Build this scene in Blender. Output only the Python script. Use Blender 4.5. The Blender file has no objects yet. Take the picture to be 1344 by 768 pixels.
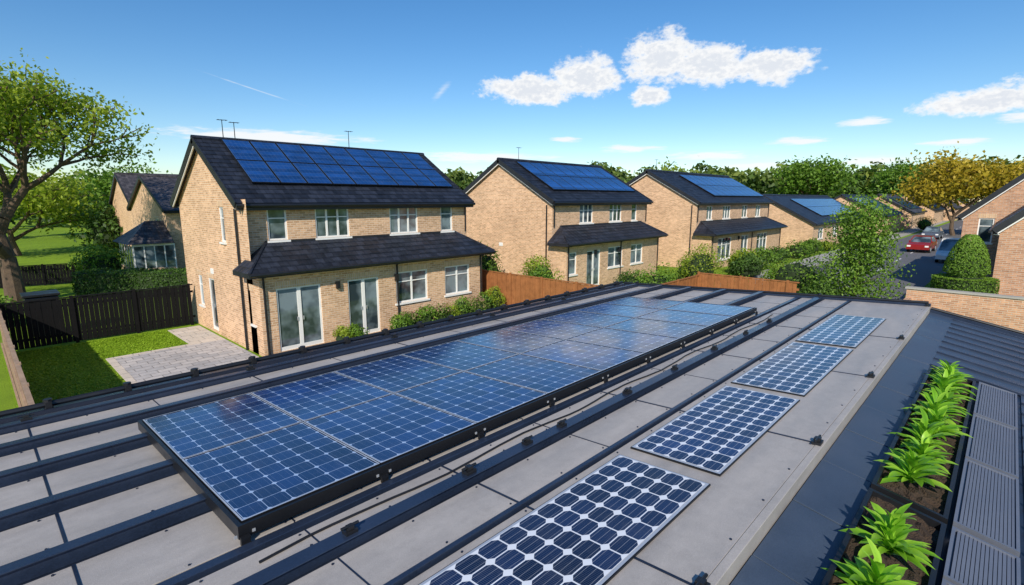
import bpy, math, random
import numpy as np
from mathutils import Vector, Matrix
random.seed(7); rng=np.random.default_rng(7)
scene=bpy.context.scene
scene.view_settings.view_transform='Standard'; scene.view_settings.look='None'
scene.view_settings.exposure=0; scene.view_settings.gamma=1
COL=scene.collection

# ------------------------------------------------------------------ nodes
def newmat(name):
    m=bpy.data.materials.new(name); m.use_nodes=True
    nt=m.node_tree; return m,nt,nt.nodes['Principled BSDF']
def N(nt,t,**kw):
    n=nt.nodes.new(t)
    for k,v in kw.items(): setattr(n,k,v)
    return n
def setin(nt,sock,v):
    if isinstance(v,bpy.types.NodeSocket): nt.links.new(v,sock)
    else: sock.default_value=v
def M(nt,op,a,b=None,c=None,clamp=False):
    n=N(nt,'ShaderNodeMath',operation=op); n.use_clamp=clamp
    setin(nt,n.inputs[0],a)
    if b is not None: setin(nt,n.inputs[1],b)
    if c is not None: setin(nt,n.inputs[2],c)
    return n.outputs[0]
def MIX(nt,f,a,b,mode='MIX'):
    n=N(nt,'ShaderNodeMix',data_type='RGBA',blend_type=mode)
    setin(nt,n.inputs[0],f)
    setin(nt,n.inputs[6],(*a,1) if isinstance(a,tuple) and len(a)==3 else a)
    setin(nt,n.inputs[7],(*b,1) if isinstance(b,tuple) and len(b)==3 else b)
    return n.outputs[2]
def NOISE(nt,vec,scale,detail=4,rough=.55):
    n=N(nt,'ShaderNodeTexNoise'); n.inputs['Scale'].default_value=scale
    n.inputs['Detail'].default_value=detail; n.inputs['Roughness'].default_value=rough
    if vec is not None: nt.links.new(vec,n.inputs['Vector'])
    return n.outputs['Fac']
def REMAP(nt,v,a,b,c,d,smooth=False):
    n=N(nt,'ShaderNodeMapRange'); n.clamp=True
    if smooth: n.interpolation_type='SMOOTHSTEP'
    setin(nt,n.inputs[0],v)
    for i,x in enumerate((a,b,c,d)): n.inputs[i+1].default_value=x
    return n.outputs[0]
def BUMP(nt,bs,h,strength=.3,dist=.01):
    b=N(nt,'ShaderNodeBump'); b.inputs['Strength'].default_value=strength; b.inputs['Distance'].default_value=dist
    nt.links.new(h,b.inputs['Height']); nt.links.new(b.outputs[0],bs.inputs['Normal'])
def simple(name,col,rough=.6,metal=0,var=.25,scale=3,fine=40,bump=0,spec=.5,bdist=.01):
    m,nt,bs=newmat(name)
    g=N(nt,'ShaderNodeNewGeometry').outputs['Position']
    a=NOISE(nt,g,scale,4); f=NOISE(nt,g,fine,2)
    k=M(nt,'ADD',M(nt,'MULTIPLY',a,.6),M(nt,'MULTIPLY',f,.4))
    k=REMAP(nt,k,.3,.7,0,1)
    lo=tuple(c*(1-var) for c in col); hi=tuple(min(1,c*(1+var)) for c in col)
    nt.links.new(MIX(nt,k,lo,hi),bs.inputs['Base Color'])
    setin(nt,bs.inputs['Roughness'],REMAP(nt,a,.3,.7,max(0,rough-.08),min(1,rough+.08)))
    bs.inputs['Metallic'].default_value=metal; bs.inputs['Specular IOR Level'].default_value=spec
    if bump: BUMP(nt,bs,f,bump,bdist)
    return m
def brickmat(name,c1,c2,mo,w=.225,h=.075,ms=.012,bump=.8,rough=.85,dirt=.2,off=.5):
    m,nt,bs=newmat(name)
    uv=N(nt,'ShaderNodeUVMap').outputs[0]
    b=N(nt,'ShaderNodeTexBrick'); nt.links.new(uv,b.inputs['Vector'])
    b.offset=off
    b.inputs['Color1'].default_value=(*c1,1); b.inputs['Color2'].default_value=(*c2,1); b.inputs['Mortar'].default_value=(*mo,1)
    b.inputs['Scale'].default_value=1; b.inputs['Mortar Size'].default_value=ms
    b.inputs['Brick Width'].default_value=w; b.inputs['Row Height'].default_value=h; b.inputs['Bias'].default_value=-.1
    g=N(nt,'ShaderNodeNewGeometry').outputs['Position']
    n1=NOISE(nt,g,.8,5,.65); n2=NOISE(nt,g,7,4,.7)
    k=REMAP(nt,M(nt,'ADD',M(nt,'MULTIPLY',n1,.5),M(nt,'MULTIPLY',n2,.5)),.34,.66,1-dirt,1+dirt*.6)
    cc=N(nt,'ShaderNodeCombineColor'); 
    for i in range(3): nt.links.new(k,cc.inputs[i])
    nt.links.new(MIX(nt,1.0,b.outputs['Color'],cc.outputs[0],'MULTIPLY'),bs.inputs['Base Color'])
    bs.inputs['Roughness'].default_value=rough; bs.inputs['Specular IOR Level'].default_value=.25
    h_=M(nt,'ADD',M(nt,'SUBTRACT',1.0,b.outputs['Fac']),M(nt,'MULTIPLY',n2,.5))
    BUMP(nt,bs,h_,bump,.012)
    return m
def tilemat(name,c,w=.3,h=.28):
    m,nt,bs=newmat(name)
    uv=N(nt,'ShaderNodeUVMap').outputs[0]
    b=N(nt,'ShaderNodeTexBrick'); nt.links.new(uv,b.inputs['Vector']); b.offset=.5
    b.inputs['Color1'].default_value=(*[x*.65 for x in c],1); b.inputs['Color2'].default_value=(*[x*1.45 for x in c],1)
    b.inputs['Mortar'].default_value=(*[x*.25 for x in c],1)
    b.inputs['Scale'].default_value=1; b.inputs['Mortar Size'].default_value=.008
    b.inputs['Brick Width'].default_value=w; b.inputs['Row Height'].default_value=h
    s=N(nt,'ShaderNodeSeparateXYZ'); nt.links.new(uv,s.inputs[0])
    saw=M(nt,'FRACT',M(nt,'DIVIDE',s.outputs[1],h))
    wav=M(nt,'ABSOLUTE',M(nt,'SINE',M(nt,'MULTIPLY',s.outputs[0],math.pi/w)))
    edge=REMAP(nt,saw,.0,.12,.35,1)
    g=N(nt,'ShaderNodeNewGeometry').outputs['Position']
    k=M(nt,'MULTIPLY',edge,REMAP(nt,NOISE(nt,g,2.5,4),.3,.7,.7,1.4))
    cc=N(nt,'ShaderNodeCombineColor')
    for i in range(3): nt.links.new(k,cc.inputs[i])
    nt.links.new(MIX(nt,1.0,b.outputs['Color'],cc.outputs[0],'MULTIPLY'),bs.inputs['Base Color'])
    bs.inputs['Roughness'].default_value=.5; bs.inputs['Specular IOR Level'].default_value=.3
    hh=M(nt,'ADD',M(nt,'SUBTRACT',1.0,saw),M(nt,'MULTIPLY',wav,.5))
    BUMP(nt,bs,hh,.7,.03)
    return m
def pvmat(name,nx,ny,gap,ch,cell,line,bus=3,busw=.03,rough=.12,busamt=.25,coat=.6):
    m,nt,bs=newmat(name)
    uv=N(nt,'ShaderNodeUVMap').outputs[0]
    s=N(nt,'ShaderNodeSeparateXYZ'); nt.links.new(uv,s.inputs[0])
    U=M(nt,'MULTIPLY',s.outputs[0],nx); V=M(nt,'MULTIPLY',s.outputs[1],ny)
    fu=M(nt,'ABSOLUTE',M(nt,'SUBTRACT',M(nt,'FRACT',U),.5)); fv=M(nt,'ABSOLUTE',M(nt,'SUBTRACT',M(nt,'FRACT',V),.5))
    g1=M(nt,'GREATER_THAN',M(nt,'MAXIMUM',fu,fv),.5-gap)
    g2=M(nt,'GREATER_THAN',M(nt,'ADD',fu,fv),1-ch)
    mask=M(nt,'MAXIMUM',g1,g2)
    bl=M(nt,'LESS_THAN',M(nt,'ABSOLUTE',M(nt,'SUBTRACT',M(nt,'FRACT',M(nt,'MULTIPLY',U,bus)),.5)),busw)
    fl=M(nt,'LESS_THAN',M(nt,'FRACT',M(nt,'MULTIPLY',V,14)),.2)
    cell_id=N(nt,'ShaderNodeCombineXYZ'); nt.links.new(M(nt,'FLOOR',U),cell_id.inputs[0]); nt.links.new(M(nt,'FLOOR',V),cell_id.inputs[1])
    oi=N(nt,'ShaderNodeObjectInfo'); nt.links.new(oi.outputs['Random'],cell_id.inputs[2])
    wn=N(nt,'ShaderNodeTexWhiteNoise',noise_dimensions='3D'); nt.links.new(cell_id.outputs[0],wn.inputs['Vector'])
    g=N(nt,'ShaderNodeNewGeometry').outputs['Position']
    k=M(nt,'MULTIPLY',REMAP(nt,wn.outputs[0],0,1,.65,1.35),REMAP(nt,NOISE(nt,g,1.3,3),.3,.7,.75,1.3))
    k=M(nt,'MULTIPLY',k,REMAP(nt,oi.outputs['Random'],0,1,.75,1.3))
    cc=N(nt,'ShaderNodeCombineColor')
    for i in range(3): nt.links.new(k,cc.inputs[i])
    c=MIX(nt,1.0,(*cell,1),cc.outputs[0],'MULTIPLY')
    c=MIX(nt,M(nt,'MULTIPLY',fl,.08),c,line)
    c=MIX(nt,M(nt,'MULTIPLY',bl,busamt),c,line)
    c=MIX(nt,mask,c,line)
    d=REMAP(nt,NOISE(nt,g,5,5,.7),.5,.8,0,.06)
    c=MIX(nt,d,c,(.4,.38,.35))
    nt.links.new(c,bs.inputs['Base Color'])
    setin(nt,bs.inputs['Roughness'],REMAP(nt,NOISE(nt,g,4,3),.3,.7,rough*.6,rough*1.6))
    bs.inputs['Specular IOR Level'].default_value=coat
    return m
def leafmat(name,dark,mid,light,trans=.35,rough=.55):
    m,nt,bs=newmat(name)
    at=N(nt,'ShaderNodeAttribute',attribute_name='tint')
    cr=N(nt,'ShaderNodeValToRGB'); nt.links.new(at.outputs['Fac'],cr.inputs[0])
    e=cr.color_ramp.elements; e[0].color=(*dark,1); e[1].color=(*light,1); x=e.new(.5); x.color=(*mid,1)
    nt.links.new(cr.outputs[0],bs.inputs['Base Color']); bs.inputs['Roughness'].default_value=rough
    bs.inputs['Specular IOR Level'].default_value=.3
    tr=N(nt,'ShaderNodeBsdfTranslucent'); 
    nt.links.new(MIX(nt,1.0,cr.outputs[0],(1.25,1.35,.6),'MULTIPLY'),tr.inputs[0])
    ms=N(nt,'ShaderNodeMixShader'); ms.inputs[0].default_value=trans
    nt.links.new(bs.outputs[0],ms.inputs[1]); nt.links.new(tr.outputs[0],ms.inputs[2])
    nt.links.new(ms.outputs[0],nt.nodes['Material Output'].inputs[0])
    return m

# ------------------------------------------------------------------ materials
BRICK=brickmat('beige_brick',(.76,.475,.285),(.46,.265,.145),(.74,.57,.41),dirt=.24)
BRICK2=brickmat('brown_brick',(.62,.34,.20),(.38,.19,.11),(.58,.45,.35),dirt=.24)
SOLDIER=brickmat('soldier_brick',(.74,.50,.30),(.58,.38,.22),(.7,.55,.42),w=.075,h=.225,off=0)
TILE=tilemat('dark_roof_tile',(.018,.022,.034))
TILE2=tilemat('grey_roof_tile',(.06,.055,.06))
WHITE=simple('white_upvc',(.82,.82,.80),.35,var=.04)
BLACK=simple('black_plastic',(.012,.013,.016),.4,var=.2)
FASCIA=simple('dark_fascia',(.02,.022,.027),.45,var=.2)
def glassmat():
    m,nt,bs=newmat('window_glass')
    g=N(nt,'ShaderNodeNewGeometry').outputs['Position']
    k=REMAP(nt,NOISE(nt,g,1.1,3),.4,.6,0,1)
    nt.links.new(MIX(nt,k,(.03,.045,.055),(.20,.26,.29)),bs.inputs['Base Color'])  # pale patches in the base colour imitate bluish reflections in the panes
    bs.inputs['Roughness'].default_value=.04; bs.inputs['Specular IOR Level'].default_value=1.0
    return m
GLASS=glassmat()
def sheetmat(name,col):
    m,nt,bs=newmat(name)
    g=N(nt,'ShaderNodeNewGeometry').outputs['Position']
    mp=N(nt,'ShaderNodeMapping'); mp.inputs['Scale'].default_value=(.5,2.2,1); nt.links.new(g,mp.inputs[0])
    a=NOISE(nt,mp.outputs[0],1.4,6,.65); f=NOISE(nt,g,170,2); b=NOISE(nt,g,9,4,.7)
    k=REMAP(nt,M(nt,'ADD',M(nt,'ADD',M(nt,'MULTIPLY',a,.45),M(nt,'MULTIPLY',f,.35)),M(nt,'MULTIPLY',b,.2)),.34,.66,0,1)
    c=MIX(nt,k,tuple(x*.72 for x in col),tuple(x*1.24 for x in col))
    st=REMAP(nt,NOISE(nt,g,2.6,7,.75),.60,.70,0,.3)
    c=MIX(nt,st,c,tuple(x*.5 for x in col))
    nt.links.new(c,bs.inputs['Base Color']); setin(nt,bs.inputs['Roughness'],REMAP(nt,a,.3,.7,.36,.6))
    BUMP(nt,bs,f,.3,.004); return m
SHEET=sheetmat('grey_roof_sheet',(.385,.36,.34))
NAVY=simple('navy_metal',(.028,.043,.080),.30,metal=.3,var=.3,scale=2.2,fine=60,bump=.05)
NAVYD=simple('navy_metal_dark',(.016,.024,.046),.40,metal=.15,var=.3,scale=2.2,fine=60)
SLATE=simple('slate_blue_sheet',(.052,.074,.115),.42,metal=.15,var=.3,scale=1.6,fine=120,bump=.15,bdist=.003)
SLATEL=simple('slate_blue_slat',(.14,.16,.21),.45,metal=.2,var=.15,scale=2,fine=120)
ALU=simple('silver_frame',(.62,.64,.67),.35,metal=.5,var=.06)
ALUD=simple('grey_frame',(.18,.20,.25),.4,metal=.4,var=.1)
FRAME=simple('black_frame',(.012,.013,.016),.38,metal=.2,var=.2)
PV=pvmat('pv_cells',6,8,.013,.14,(.006,.026,.105),(.36,.48,.68),bus=3,busw=.02,rough=.10,busamt=.18,coat=1.0)
PVB=pvmat('pv_cells_large',5,13,.030,.24,(.006,.018,.070),(.74,.78,.84),bus=3,busw=.03,rough=.13,busamt=.28,coat=.7)
PVH=pvmat('pv_roof',1,6,.012,.0,(.008,.052,.21),(.08,.16,.33),bus=6,busw=.04,rough=.12,busamt=.3,coat=1.0)
WOODD=simple('dark_stained_wood',(.008,.008,.009),.85,var=.35,scale=4,bump=.2,spec=.15)
WOODB=simple('brown_wood',(.30,.12,.045),.75,var=.35,scale=4,bump=.2,spec=.2)
WOODL=simple('pale_wood',(.34,.24,.17),.8,var=.3,scale=4,bump=.2,spec=.2)
PAVE=brickmat('patio_paving',(.52,.50,.50),(.36,.36,.38),(.24,.23,.23),w=.45,h=.3,ms=.012,dirt=.25)
PAVEB=brickmat('paving_border',(.62,.56,.50),(.54,.49,.43),(.3,.28,.26),w=.5,h=.5,ms=.01,dirt=.15)
ASPH=simple('asphalt',(.12,.12,.13),.85,var=.2,scale=.5,fine=30,bump=.2)
CONC=simple('concrete',(.36,.35,.33),.85,var=.15,scale=.7,fine=20)
SOIL=simple('soil',(.045,.028,.017),.95,var=.6,scale=12,fine=60,bump=1.0,bdist=.03)
BARK=simple('bark',(.11,.075,.05),.9,var=.4,scale=5,fine=25,bump=.8,bdist=.03)
MULCH=simple('garden_soil',(.06,.045,.03),.95,var=.4,scale=3,bump=.5,bdist=.03)
def grassmat(name,a,b,c,s1=.08,s2=3):
    m,nt,bs=newmat(name)
    g=N(nt,'ShaderNodeNewGeometry').outputs['Position']
    k1=REMAP(nt,NOISE(nt,g,s1,5,.6),.35,.65,0,1); k2=REMAP(nt,NOISE(nt,g,s2,6,.7),.3,.7,0,1); k3=REMAP(nt,NOISE(nt,g,38,3,.7),.3,.7,.5,1.4)
    col=MIX(nt,k1,a,b); col=MIX(nt,M(nt,'MULTIPLY',k2,.6),col,c)
    cc=N(nt,'ShaderNodeCombineColor')
    for i in range(3): nt.links.new(k3,cc.inputs[i])
    nt.links.new(MIX(nt,1.0,col,cc.outputs[0],'MULTIPLY'),bs.inputs['Base Color'])
    bs.inputs['Roughness'].default_value=.9; bs.inputs['Specular IOR Level'].default_value=.15
    BUMP(nt,bs,NOISE(nt,g,60,3,.7),.8,.03)
    return m
GROUND=grassmat('meadow',(.19,.31,.022),(.26,.40,.03),(.11,.20,.02),.05,.6)
LAWN=grassmat('mown_lawn',(.20,.34,.016),(.25,.40,.022),(.12,.22,.014),.4,4)
L_TREE=leafmat('spring_leaves',(.11,.17,.014),(.25,.33,.03),(.40,.49,.06),.45)
L_GREEN=leafmat('green_leaves',(.035,.085,.010),(.10,.20,.02),(.22,.36,.045),.32)
L_DARK=leafmat('dark_leaves',(.020,.045,.009),(.05,.11,.016),(.11,.20,.03),.25)
L_YEL=leafmat('yellow_leaves',(.14,.13,.01),(.36,.27,.02),(.56,.42,.05),.35)
L_PLANT=leafmat('planter_leaves',(.10,.26,.015),(.22,.48,.03),(.40,.66,.07),.35,.35)
L_FAR=leafmat('far_leaves',(.035,.07,.018),(.08,.14,.03),(.20,.25,.045),.28)
L_PINK=leafmat('flower_leaves',(.05,.11,.015),(.11,.20,.02),(.50,.26,.24),.25)
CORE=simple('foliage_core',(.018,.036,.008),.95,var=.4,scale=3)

# ------------------------------------------------------------------ mesh builder
class MB:
    def __init__(s): s.v=[]; s.f=[]; s.m=[]; s.uv=[]; s.mats=[]
    def mi(s,mat):
        if mat not in s.mats: s.mats.append(mat)
        return s.mats.index(mat)
    def poly(s,pts,mat,uv=None):
        pts=[Vector(p) for p in pts]; i=len(s.v); s.v+=[tuple(p) for p in pts]
        s.f.append(tuple(range(i,i+len(pts)))); s.m.append(s.mi(mat))
        if uv is None:
            n=Vector((0,0,0))
            for a in range(len(pts)):
                p,q=pts[a],pts[(a+1)%len(pts)]
                n+=Vector(((p.y-q.y)*(p.z+q.z),(p.z-q.z)*(p.x+q.x),(p.x-q.x)*(p.y+q.y)))
            if n.length<1e-12: n=Vector((0,0,1))
            n.normalize()
            if n.z<0: n=-n
            if abs(n.z)>.995: t=Vector((1,0,0)); b=Vector((0,1,0))
            else:
                t=Vector((0,0,1)).cross(n).normalized(); b=n.cross(t)
                if b.z<0: b=-b
            uv=[(p.dot(t),p.dot(b)) for p in pts]
        s.uv.append(uv)
    def boxT(s,T,u0,u1,v0,v1,w0,w1,mat,topuv=None,topmat=None):
        c=[T(u,v,w) for w in (w0,w1) for v in (v0,v1) for u in (u0,u1)]
        F=[(0,2,3,1),(4,5,7,6),(0,1,5,4),(2,6,7,3),(0,4,6,2),(1,3,7,5)]
        for k,q in enumerate(F):
            if k==1 and topuv: s.poly([c[i] for i in q],topmat or mat,[(0,0),(1,0),(1,1),(0,1)])
            else: s.poly([c[i] for i in q],topmat if (k==1 and topmat) else mat)
    def box(s,x0,x1,y0,y1,z0,z1,mat,topmat=None):
        s.boxT(lambda u,v,w:(u,v,w),x0,x1,y0,y1,z0,z1,mat,topmat=topmat)
    def cyl(s,p0,p1,r0,r1,mat,seg=8,cap=True):
        p0=Vector(p0);p1=Vector(p1);d=(p1-p0)
        if d.length<1e-6: return
        d.normalize(); a=d.orthogonal().normalized(); b=d.cross(a)
        A=[p0+(a*math.cos(t)+b*math.sin(t))*r0 for t in [2*math.pi*i/seg for i in range(seg)]]
        B=[p1+(a*math.cos(t)+b*math.sin(t))*r1 for t in [2*math.pi*i/seg for i in range(seg)]]
        for i in range(seg):
            j=(i+1)%seg; s.poly([A[i],A[j],B[j],B[i]],mat)
        if cap: s.poly(A[::-1],mat); s.poly(B,mat)
    def make(s,name,parent=None,smooth=False,bevel=0):
        me=bpy.data.meshes.new(name); me.from_pydata(s.v,[],s.f)
        for m in s.mats: me.materials.append(m)
        me.polygons.foreach_set('material_index',s.m)
        ul=me.uv_layers.new(name='UVMap'); flat=[c for f in s.uv for p in f for c in p]
        ul.data.foreach_set('uv',flat)
        if smooth: me.polygons.foreach_set('use_smooth',[True]*len(s.f))
        me.update()
        o=bpy.data.objects.new(name,me); COL.objects.link(o)
        if parent: attach(o,parent)
        if bevel:
            w=o.modifiers.new('w','WELD'); w.merge_threshold=.0005
            b=o.modifiers.new('b','BEVEL'); b.width=bevel; b.segments=2; b.limit_method='ANGLE'
        return o
def attach(o,e):
    o.parent=e; o.matrix_parent_inverse=Matrix.Translation(-Vector(e.location))
def empty(name,loc=(0,0,0)):
    e=bpy.data.objects.new(name,None); e.location=loc; e.empty_display_size=.3; COL.objects.link(e); return e

# ------------------------------------------------------------------ foliage
def unit(a): return a/np.maximum(np.linalg.norm(a,axis=1,keepdims=True),1e-9)
def leaves(name,P,size,tint,mat,nrm=None,parent=None,asp=.55):
    n=len(P); P=np.asarray(P,float)
    a=unit(rng.normal(size=(n,3)))
    if nrm is not None: a=unit(nrm+.75*a)
    t=unit(np.cross(a,rng.normal(size=(n,3)))); b=np.cross(a,t)
    s=np.asarray(size,float).reshape(-1,1)*np.ones((n,1))
    q=np.stack([P+t*s,P+b*s*asp,P-t*s,P-b*s*asp],1).reshape(-1,3)
    me=bpy.data.meshes.new(name); me.vertices.add(4*n); me.loops.add(4*n); me.polygons.add(n)
    me.vertices.foreach_set('co',q.ravel()); me.loops.foreach_set('vertex_index',np.arange(4*n,dtype=np.int32))
    me.polygons.foreach_set('loop_start',np.arange(0,4*n,4,dtype=np.int32))
    me.update(calc_edges=True)
    at=me.attributes.new('tint','FLOAT','POINT'); at.data.foreach_set('value',np.repeat(np.clip(tint,0,1),4).astype(np.float32))
    me.materials.append(mat)
    o=bpy.data.objects.new(name,me); COL.objects.link(o)
    if parent: attach(o,parent)
    return o
def blobcore(name,c,r,parent,mat=CORE,seed=0):
    import bmesh
    bm=bmesh.new(); bmesh.ops.create_icosphere(bm,subdivisions=2,radius=1)
    rr=random.Random(seed)
    for v in bm.verts:
        k=1+rr.uniform(-.12,.12); v.co=Vector((c[0]+v.co.x*r[0]*k,c[1]+v.co.y*r[1]*k,c[2]+v.co.z*r[2]*k))
    me=bpy.data.meshes.new(name); bm.to_mesh(me); bm.free(); me.materials.append(mat)
    o=bpy.data.objects.new(name,me); COL.objects.link(o); attach(o,parent); return o
def bush(name,x,y,rx,ry,h,mat=L_GREEN,n=1500,ls=.06,seed=0,z0=0,lumps=16,taper=0):
    r=np.random.default_rng(seed+int(abs(x)*31+abs(y)*17))
    e=empty(name,(x,y,z0))
    if not taper: blobcore('inner_branches',(x,y,z0+h*.42),(rx*.6,ry*.6,h*.36),e,seed=seed)
    else:
        m=MB(); m.cyl((x,y,0),(x,y,h*.8),.09,.03,BARK,8)
        for i in range(14):
            a=i*2.4; z=h*(.15+.05*i); m.cyl((x,y,z),(x+math.cos(a)*rx*.5*(1-i/22),y+math.sin(a)*rx*.5*(1-i/22),z+.5),.03,.01,BARK,5)
        m.make('trunk_and_limbs',e)
    d=unit(r.normal(size=(lumps,3))); d[:,2]=np.abs(d[:,2])*1.1-.35
    if taper: d[:,2]=np.linspace(-1,.95,lumps); f=(1-taper*(d[:,2]+1)/2)[:,None]; d[:,:2]=unit(r.normal(size=(lumps,2)))*f*r.uniform(.2,1.15,(lumps,1))
    C=np.array([x,y,z0+h*.5])+d*np.array([rx*.62,ry*.62,h*.38]); R=r.uniform(.3,.52,lumps)*min(rx,ry,h*.6)
    k=r.integers(0,lumps,n); dd=unit(r.normal(size=(n,3)))
    P=C[k]+dd*(R[k]*r.uniform(.7,1.3,n))[:,None]*np.array([1.2,1.2,1.1])
    P[:,2]=np.maximum(P[:,2],z0+.02)
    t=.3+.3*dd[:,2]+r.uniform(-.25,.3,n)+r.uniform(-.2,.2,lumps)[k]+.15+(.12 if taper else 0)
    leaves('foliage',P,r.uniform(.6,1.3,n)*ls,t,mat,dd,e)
    return e
def hedge(name,p0,p1,wid,h,mat=L_DARK,n=4000,ls=.07,z0=0):
    e=empty(name,(p0[0],p0[1],z0)); a=Vector((p0[0],p0[1],0)); b=Vector((p1[0],p1[1],0)); d=(b-a); L=d.length; d.normalize(); nn=Vector((-d.y,d.x,0))
    m=MB(); T=lambda u,v,w: tuple(a+d*u+nn*v+Vector((0,0,z0+w)))
    m.boxT(T,.05,L-.05,-wid/2+.07,wid/2-.07,0,h-.08,CORE); m.make('inner_branches',e)
    A=[L*h,L*h,L*wid,wid*h,wid*h]; A=np.array(A)/sum(A); k=rng.choice(5,n,p=A); u=rng.uniform(0,1,n); v=rng.uniform(0,1,n)
    P=np.zeros((n,3)); nr=np.zeros((n,3)); j=rng.normal(0,.03,n)+.04*np.sin(u*L*3)
    for i in range(n):
        if k[i]<2: sg=-1 if k[i]==0 else 1; q=(u[i]*L,sg*(wid/2+j[i]-.02),v[i]*h); g=nn*sg
        elif k[i]==2: q=(u[i]*L,(v[i]-.5)*wid,h+j[i]-.02); g=Vector((0,0,1))
        else: q=(0+j[i] if k[i]==3 else L+j[i],(u[i]-.5)*wid,v[i]*h); g=-d if k[i]==3 else d
        P[i]=T(*q); nr[i]=g
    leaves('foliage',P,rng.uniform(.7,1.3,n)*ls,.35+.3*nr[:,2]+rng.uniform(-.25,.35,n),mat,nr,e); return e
def tree(name,loc,H,R,seed=1,levels=4,nleaf=12000,ls=.12,mat=L_TREE,r0=.3,fork=.22,sig=.35,nchild=3,z0=0,lean=(0,0),low=0):
    rr=random.Random(seed); segs=[]; tips=[]
    def grow(p,d,L,r,lev):
        n=3; pts=[p]; q=p
        for i in range(n):
            d=(d+Vector((rr.uniform(-.18,.18),rr.uniform(-.18,.18),rr.uniform(-.05,.14)))).normalized(); q2=q+d*L/n
            ra=r*(1-.4*i/n); rb=r*(1-.4*(i+1)/n); segs.append((q,q2,ra,rb,lev)); q=q2; pts.append(q)
            if lev>=levels-1: tips.append(q)
        if lev<levels:
            k=nchild+(1 if lev==0 else 0)
            off=rr.uniform(0,6.28)
            for c in range(k):
                s=pts[-1] if c<2 else pts[-2 if c%2 else -1]
                ang=rr.uniform(.38,.85) if lev>0 else rr.uniform(.4,.95)
                az=off+c*6.283/k+rr.uniform(-.4,.4); o=d.orthogonal().normalized(); o2=d.cross(o)
                nd=(d*math.cos(ang)+(o*math.cos(az)+o2*math.sin(az))*math.sin(ang)); nd.z+=.12; nd.normalize()
                grow(s,nd,L*rr.uniform(.68,.92),r*.6,lev+1)
    grow(Vector((0,0,0)),Vector((lean[0],lean[1],1)).normalized(),fork*H*1.0,r0,0)
    mz=max(t.z for t in tips); mr=sorted(math.hypot(t.x,t.y) for t in tips)[int(len(tips)*.9)]
    sz=(H-sig*.6)/mz; sr=(R-sig*.5)/mr
    def tr(p): 
        return Vector((loc[0]+p.x*sr,loc[1]+p.y*sr,z0+p.z*sz))
    e=empty(name,(loc[0],loc[1],z0)); m=MB()
    for a,b,ra,rb,lv in segs:
        m.cyl(tr(a),tr(b),max(ra,.012),max(rb,.01),BARK,seg=8 if lv<2 else 5,cap=False)
    m.make('trunk_and_limbs',e,smooth=True)
    r=np.random.default_rng(seed); T=np.array([tuple(tr(t)) for t in tips]); 
    wgt=r.uniform(.1,1,len(T))**1.6; wgt/=wgt.sum(); k=r.choice(len(T),nleaf,p=wgt)
    P=T[k]+r.normal(size=(nleaf,3))*sig*np.array([1,1,.7])
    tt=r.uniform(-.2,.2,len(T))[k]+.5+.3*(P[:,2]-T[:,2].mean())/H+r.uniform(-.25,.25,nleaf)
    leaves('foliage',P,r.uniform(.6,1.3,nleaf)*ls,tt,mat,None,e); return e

# ------------------------------------------------------------------ houses
def grid_wall(m,T,u0,u1,v0,v1,holes,mat,depth=.1):
    us=sorted({u0,u1,*[h[0] for h in holes],*[h[1] for h in holes]}); vs=sorted({v0,v1,*[h[2] for h in holes],*[h[3] for h in holes]})
    for i in range(len(us)-1):
        for j in range(len(vs)-1):
            cu=(us[i]+us[i+1])/2; cv=(vs[j]+vs[j+1])/2
            if any(h[0]<cu<h[1] and h[2]<cv<h[3] for h in holes): continue
            m.poly([T(us[i],vs[j],0),T(us[i+1],vs[j],0),T(us[i+1],vs[j+1],0),T(us[i],vs[j+1],0)],mat)
    for h in holes:
        a,b,c,d=h[:4]
        for p,q in (((a,c),(b,c)),((b,c),(b,d)),((b,d),(a,d)),((a,d),(a,c))):
            m.poly([T(p[0],p[1],0),T(q[0],q[1],0),T(q[0],q[1],-depth),T(p[0],p[1],-depth)],mat)
def window(m,T,h,kind='win',cols=2,bar=True,fr=.055):
    a,b,c,d=h[:4]
    m.boxT(T,a,a+fr,c,d,-.1,-.03,WHITE); m.boxT(T,b-fr,b,c,d,-.1,-.03,WHITE)
    m.boxT(T,a+fr,b-fr,d-fr,d,-.1,-.032,WHITE); m.boxT(T,a+fr,b-fr,c,c+fr*(1 if kind=='win' else 2.2),-.1,-.032,WHITE)
    for i in range(1,cols):
        u=a+(b-a)*i/cols; w_=fr*.6 if kind=='win' else fr*1.1
        m.boxT(T,u-w_,u+w_,c+fr,d-fr,-.1,-.034,WHITE)
    if kind=='win' and bar:
        v=c+(d-c)*.68; m.boxT(T,a+fr,b-fr,v-.018,v+.018,-.1,-.04,WHITE)
    m.boxT(T,a+fr*.5,b-fr*.5,c+fr*.5,d-fr*.5,-.098,-.07,GLASS)
    if kind=='win':
        m.boxT(T,a-.06,b+.06,c-.07,c-.003,-.02,.06,WHITE)
        m.boxT(T,a-.05,b+.05,d+.003,d+.22,-.01,.012,SOLDIER)
    else:
        m.boxT(T,a-.05,b+.05,d+.003,d+.22,-.01,.012,SOLDIER)
        for s in (-.1,.1): 
            u=(a+b)/2+s; m.boxT(T,u-.012,u+.012,(c+d)/2-.1,(c+d)/2+.03,-.03,-.005,ALU)
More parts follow.
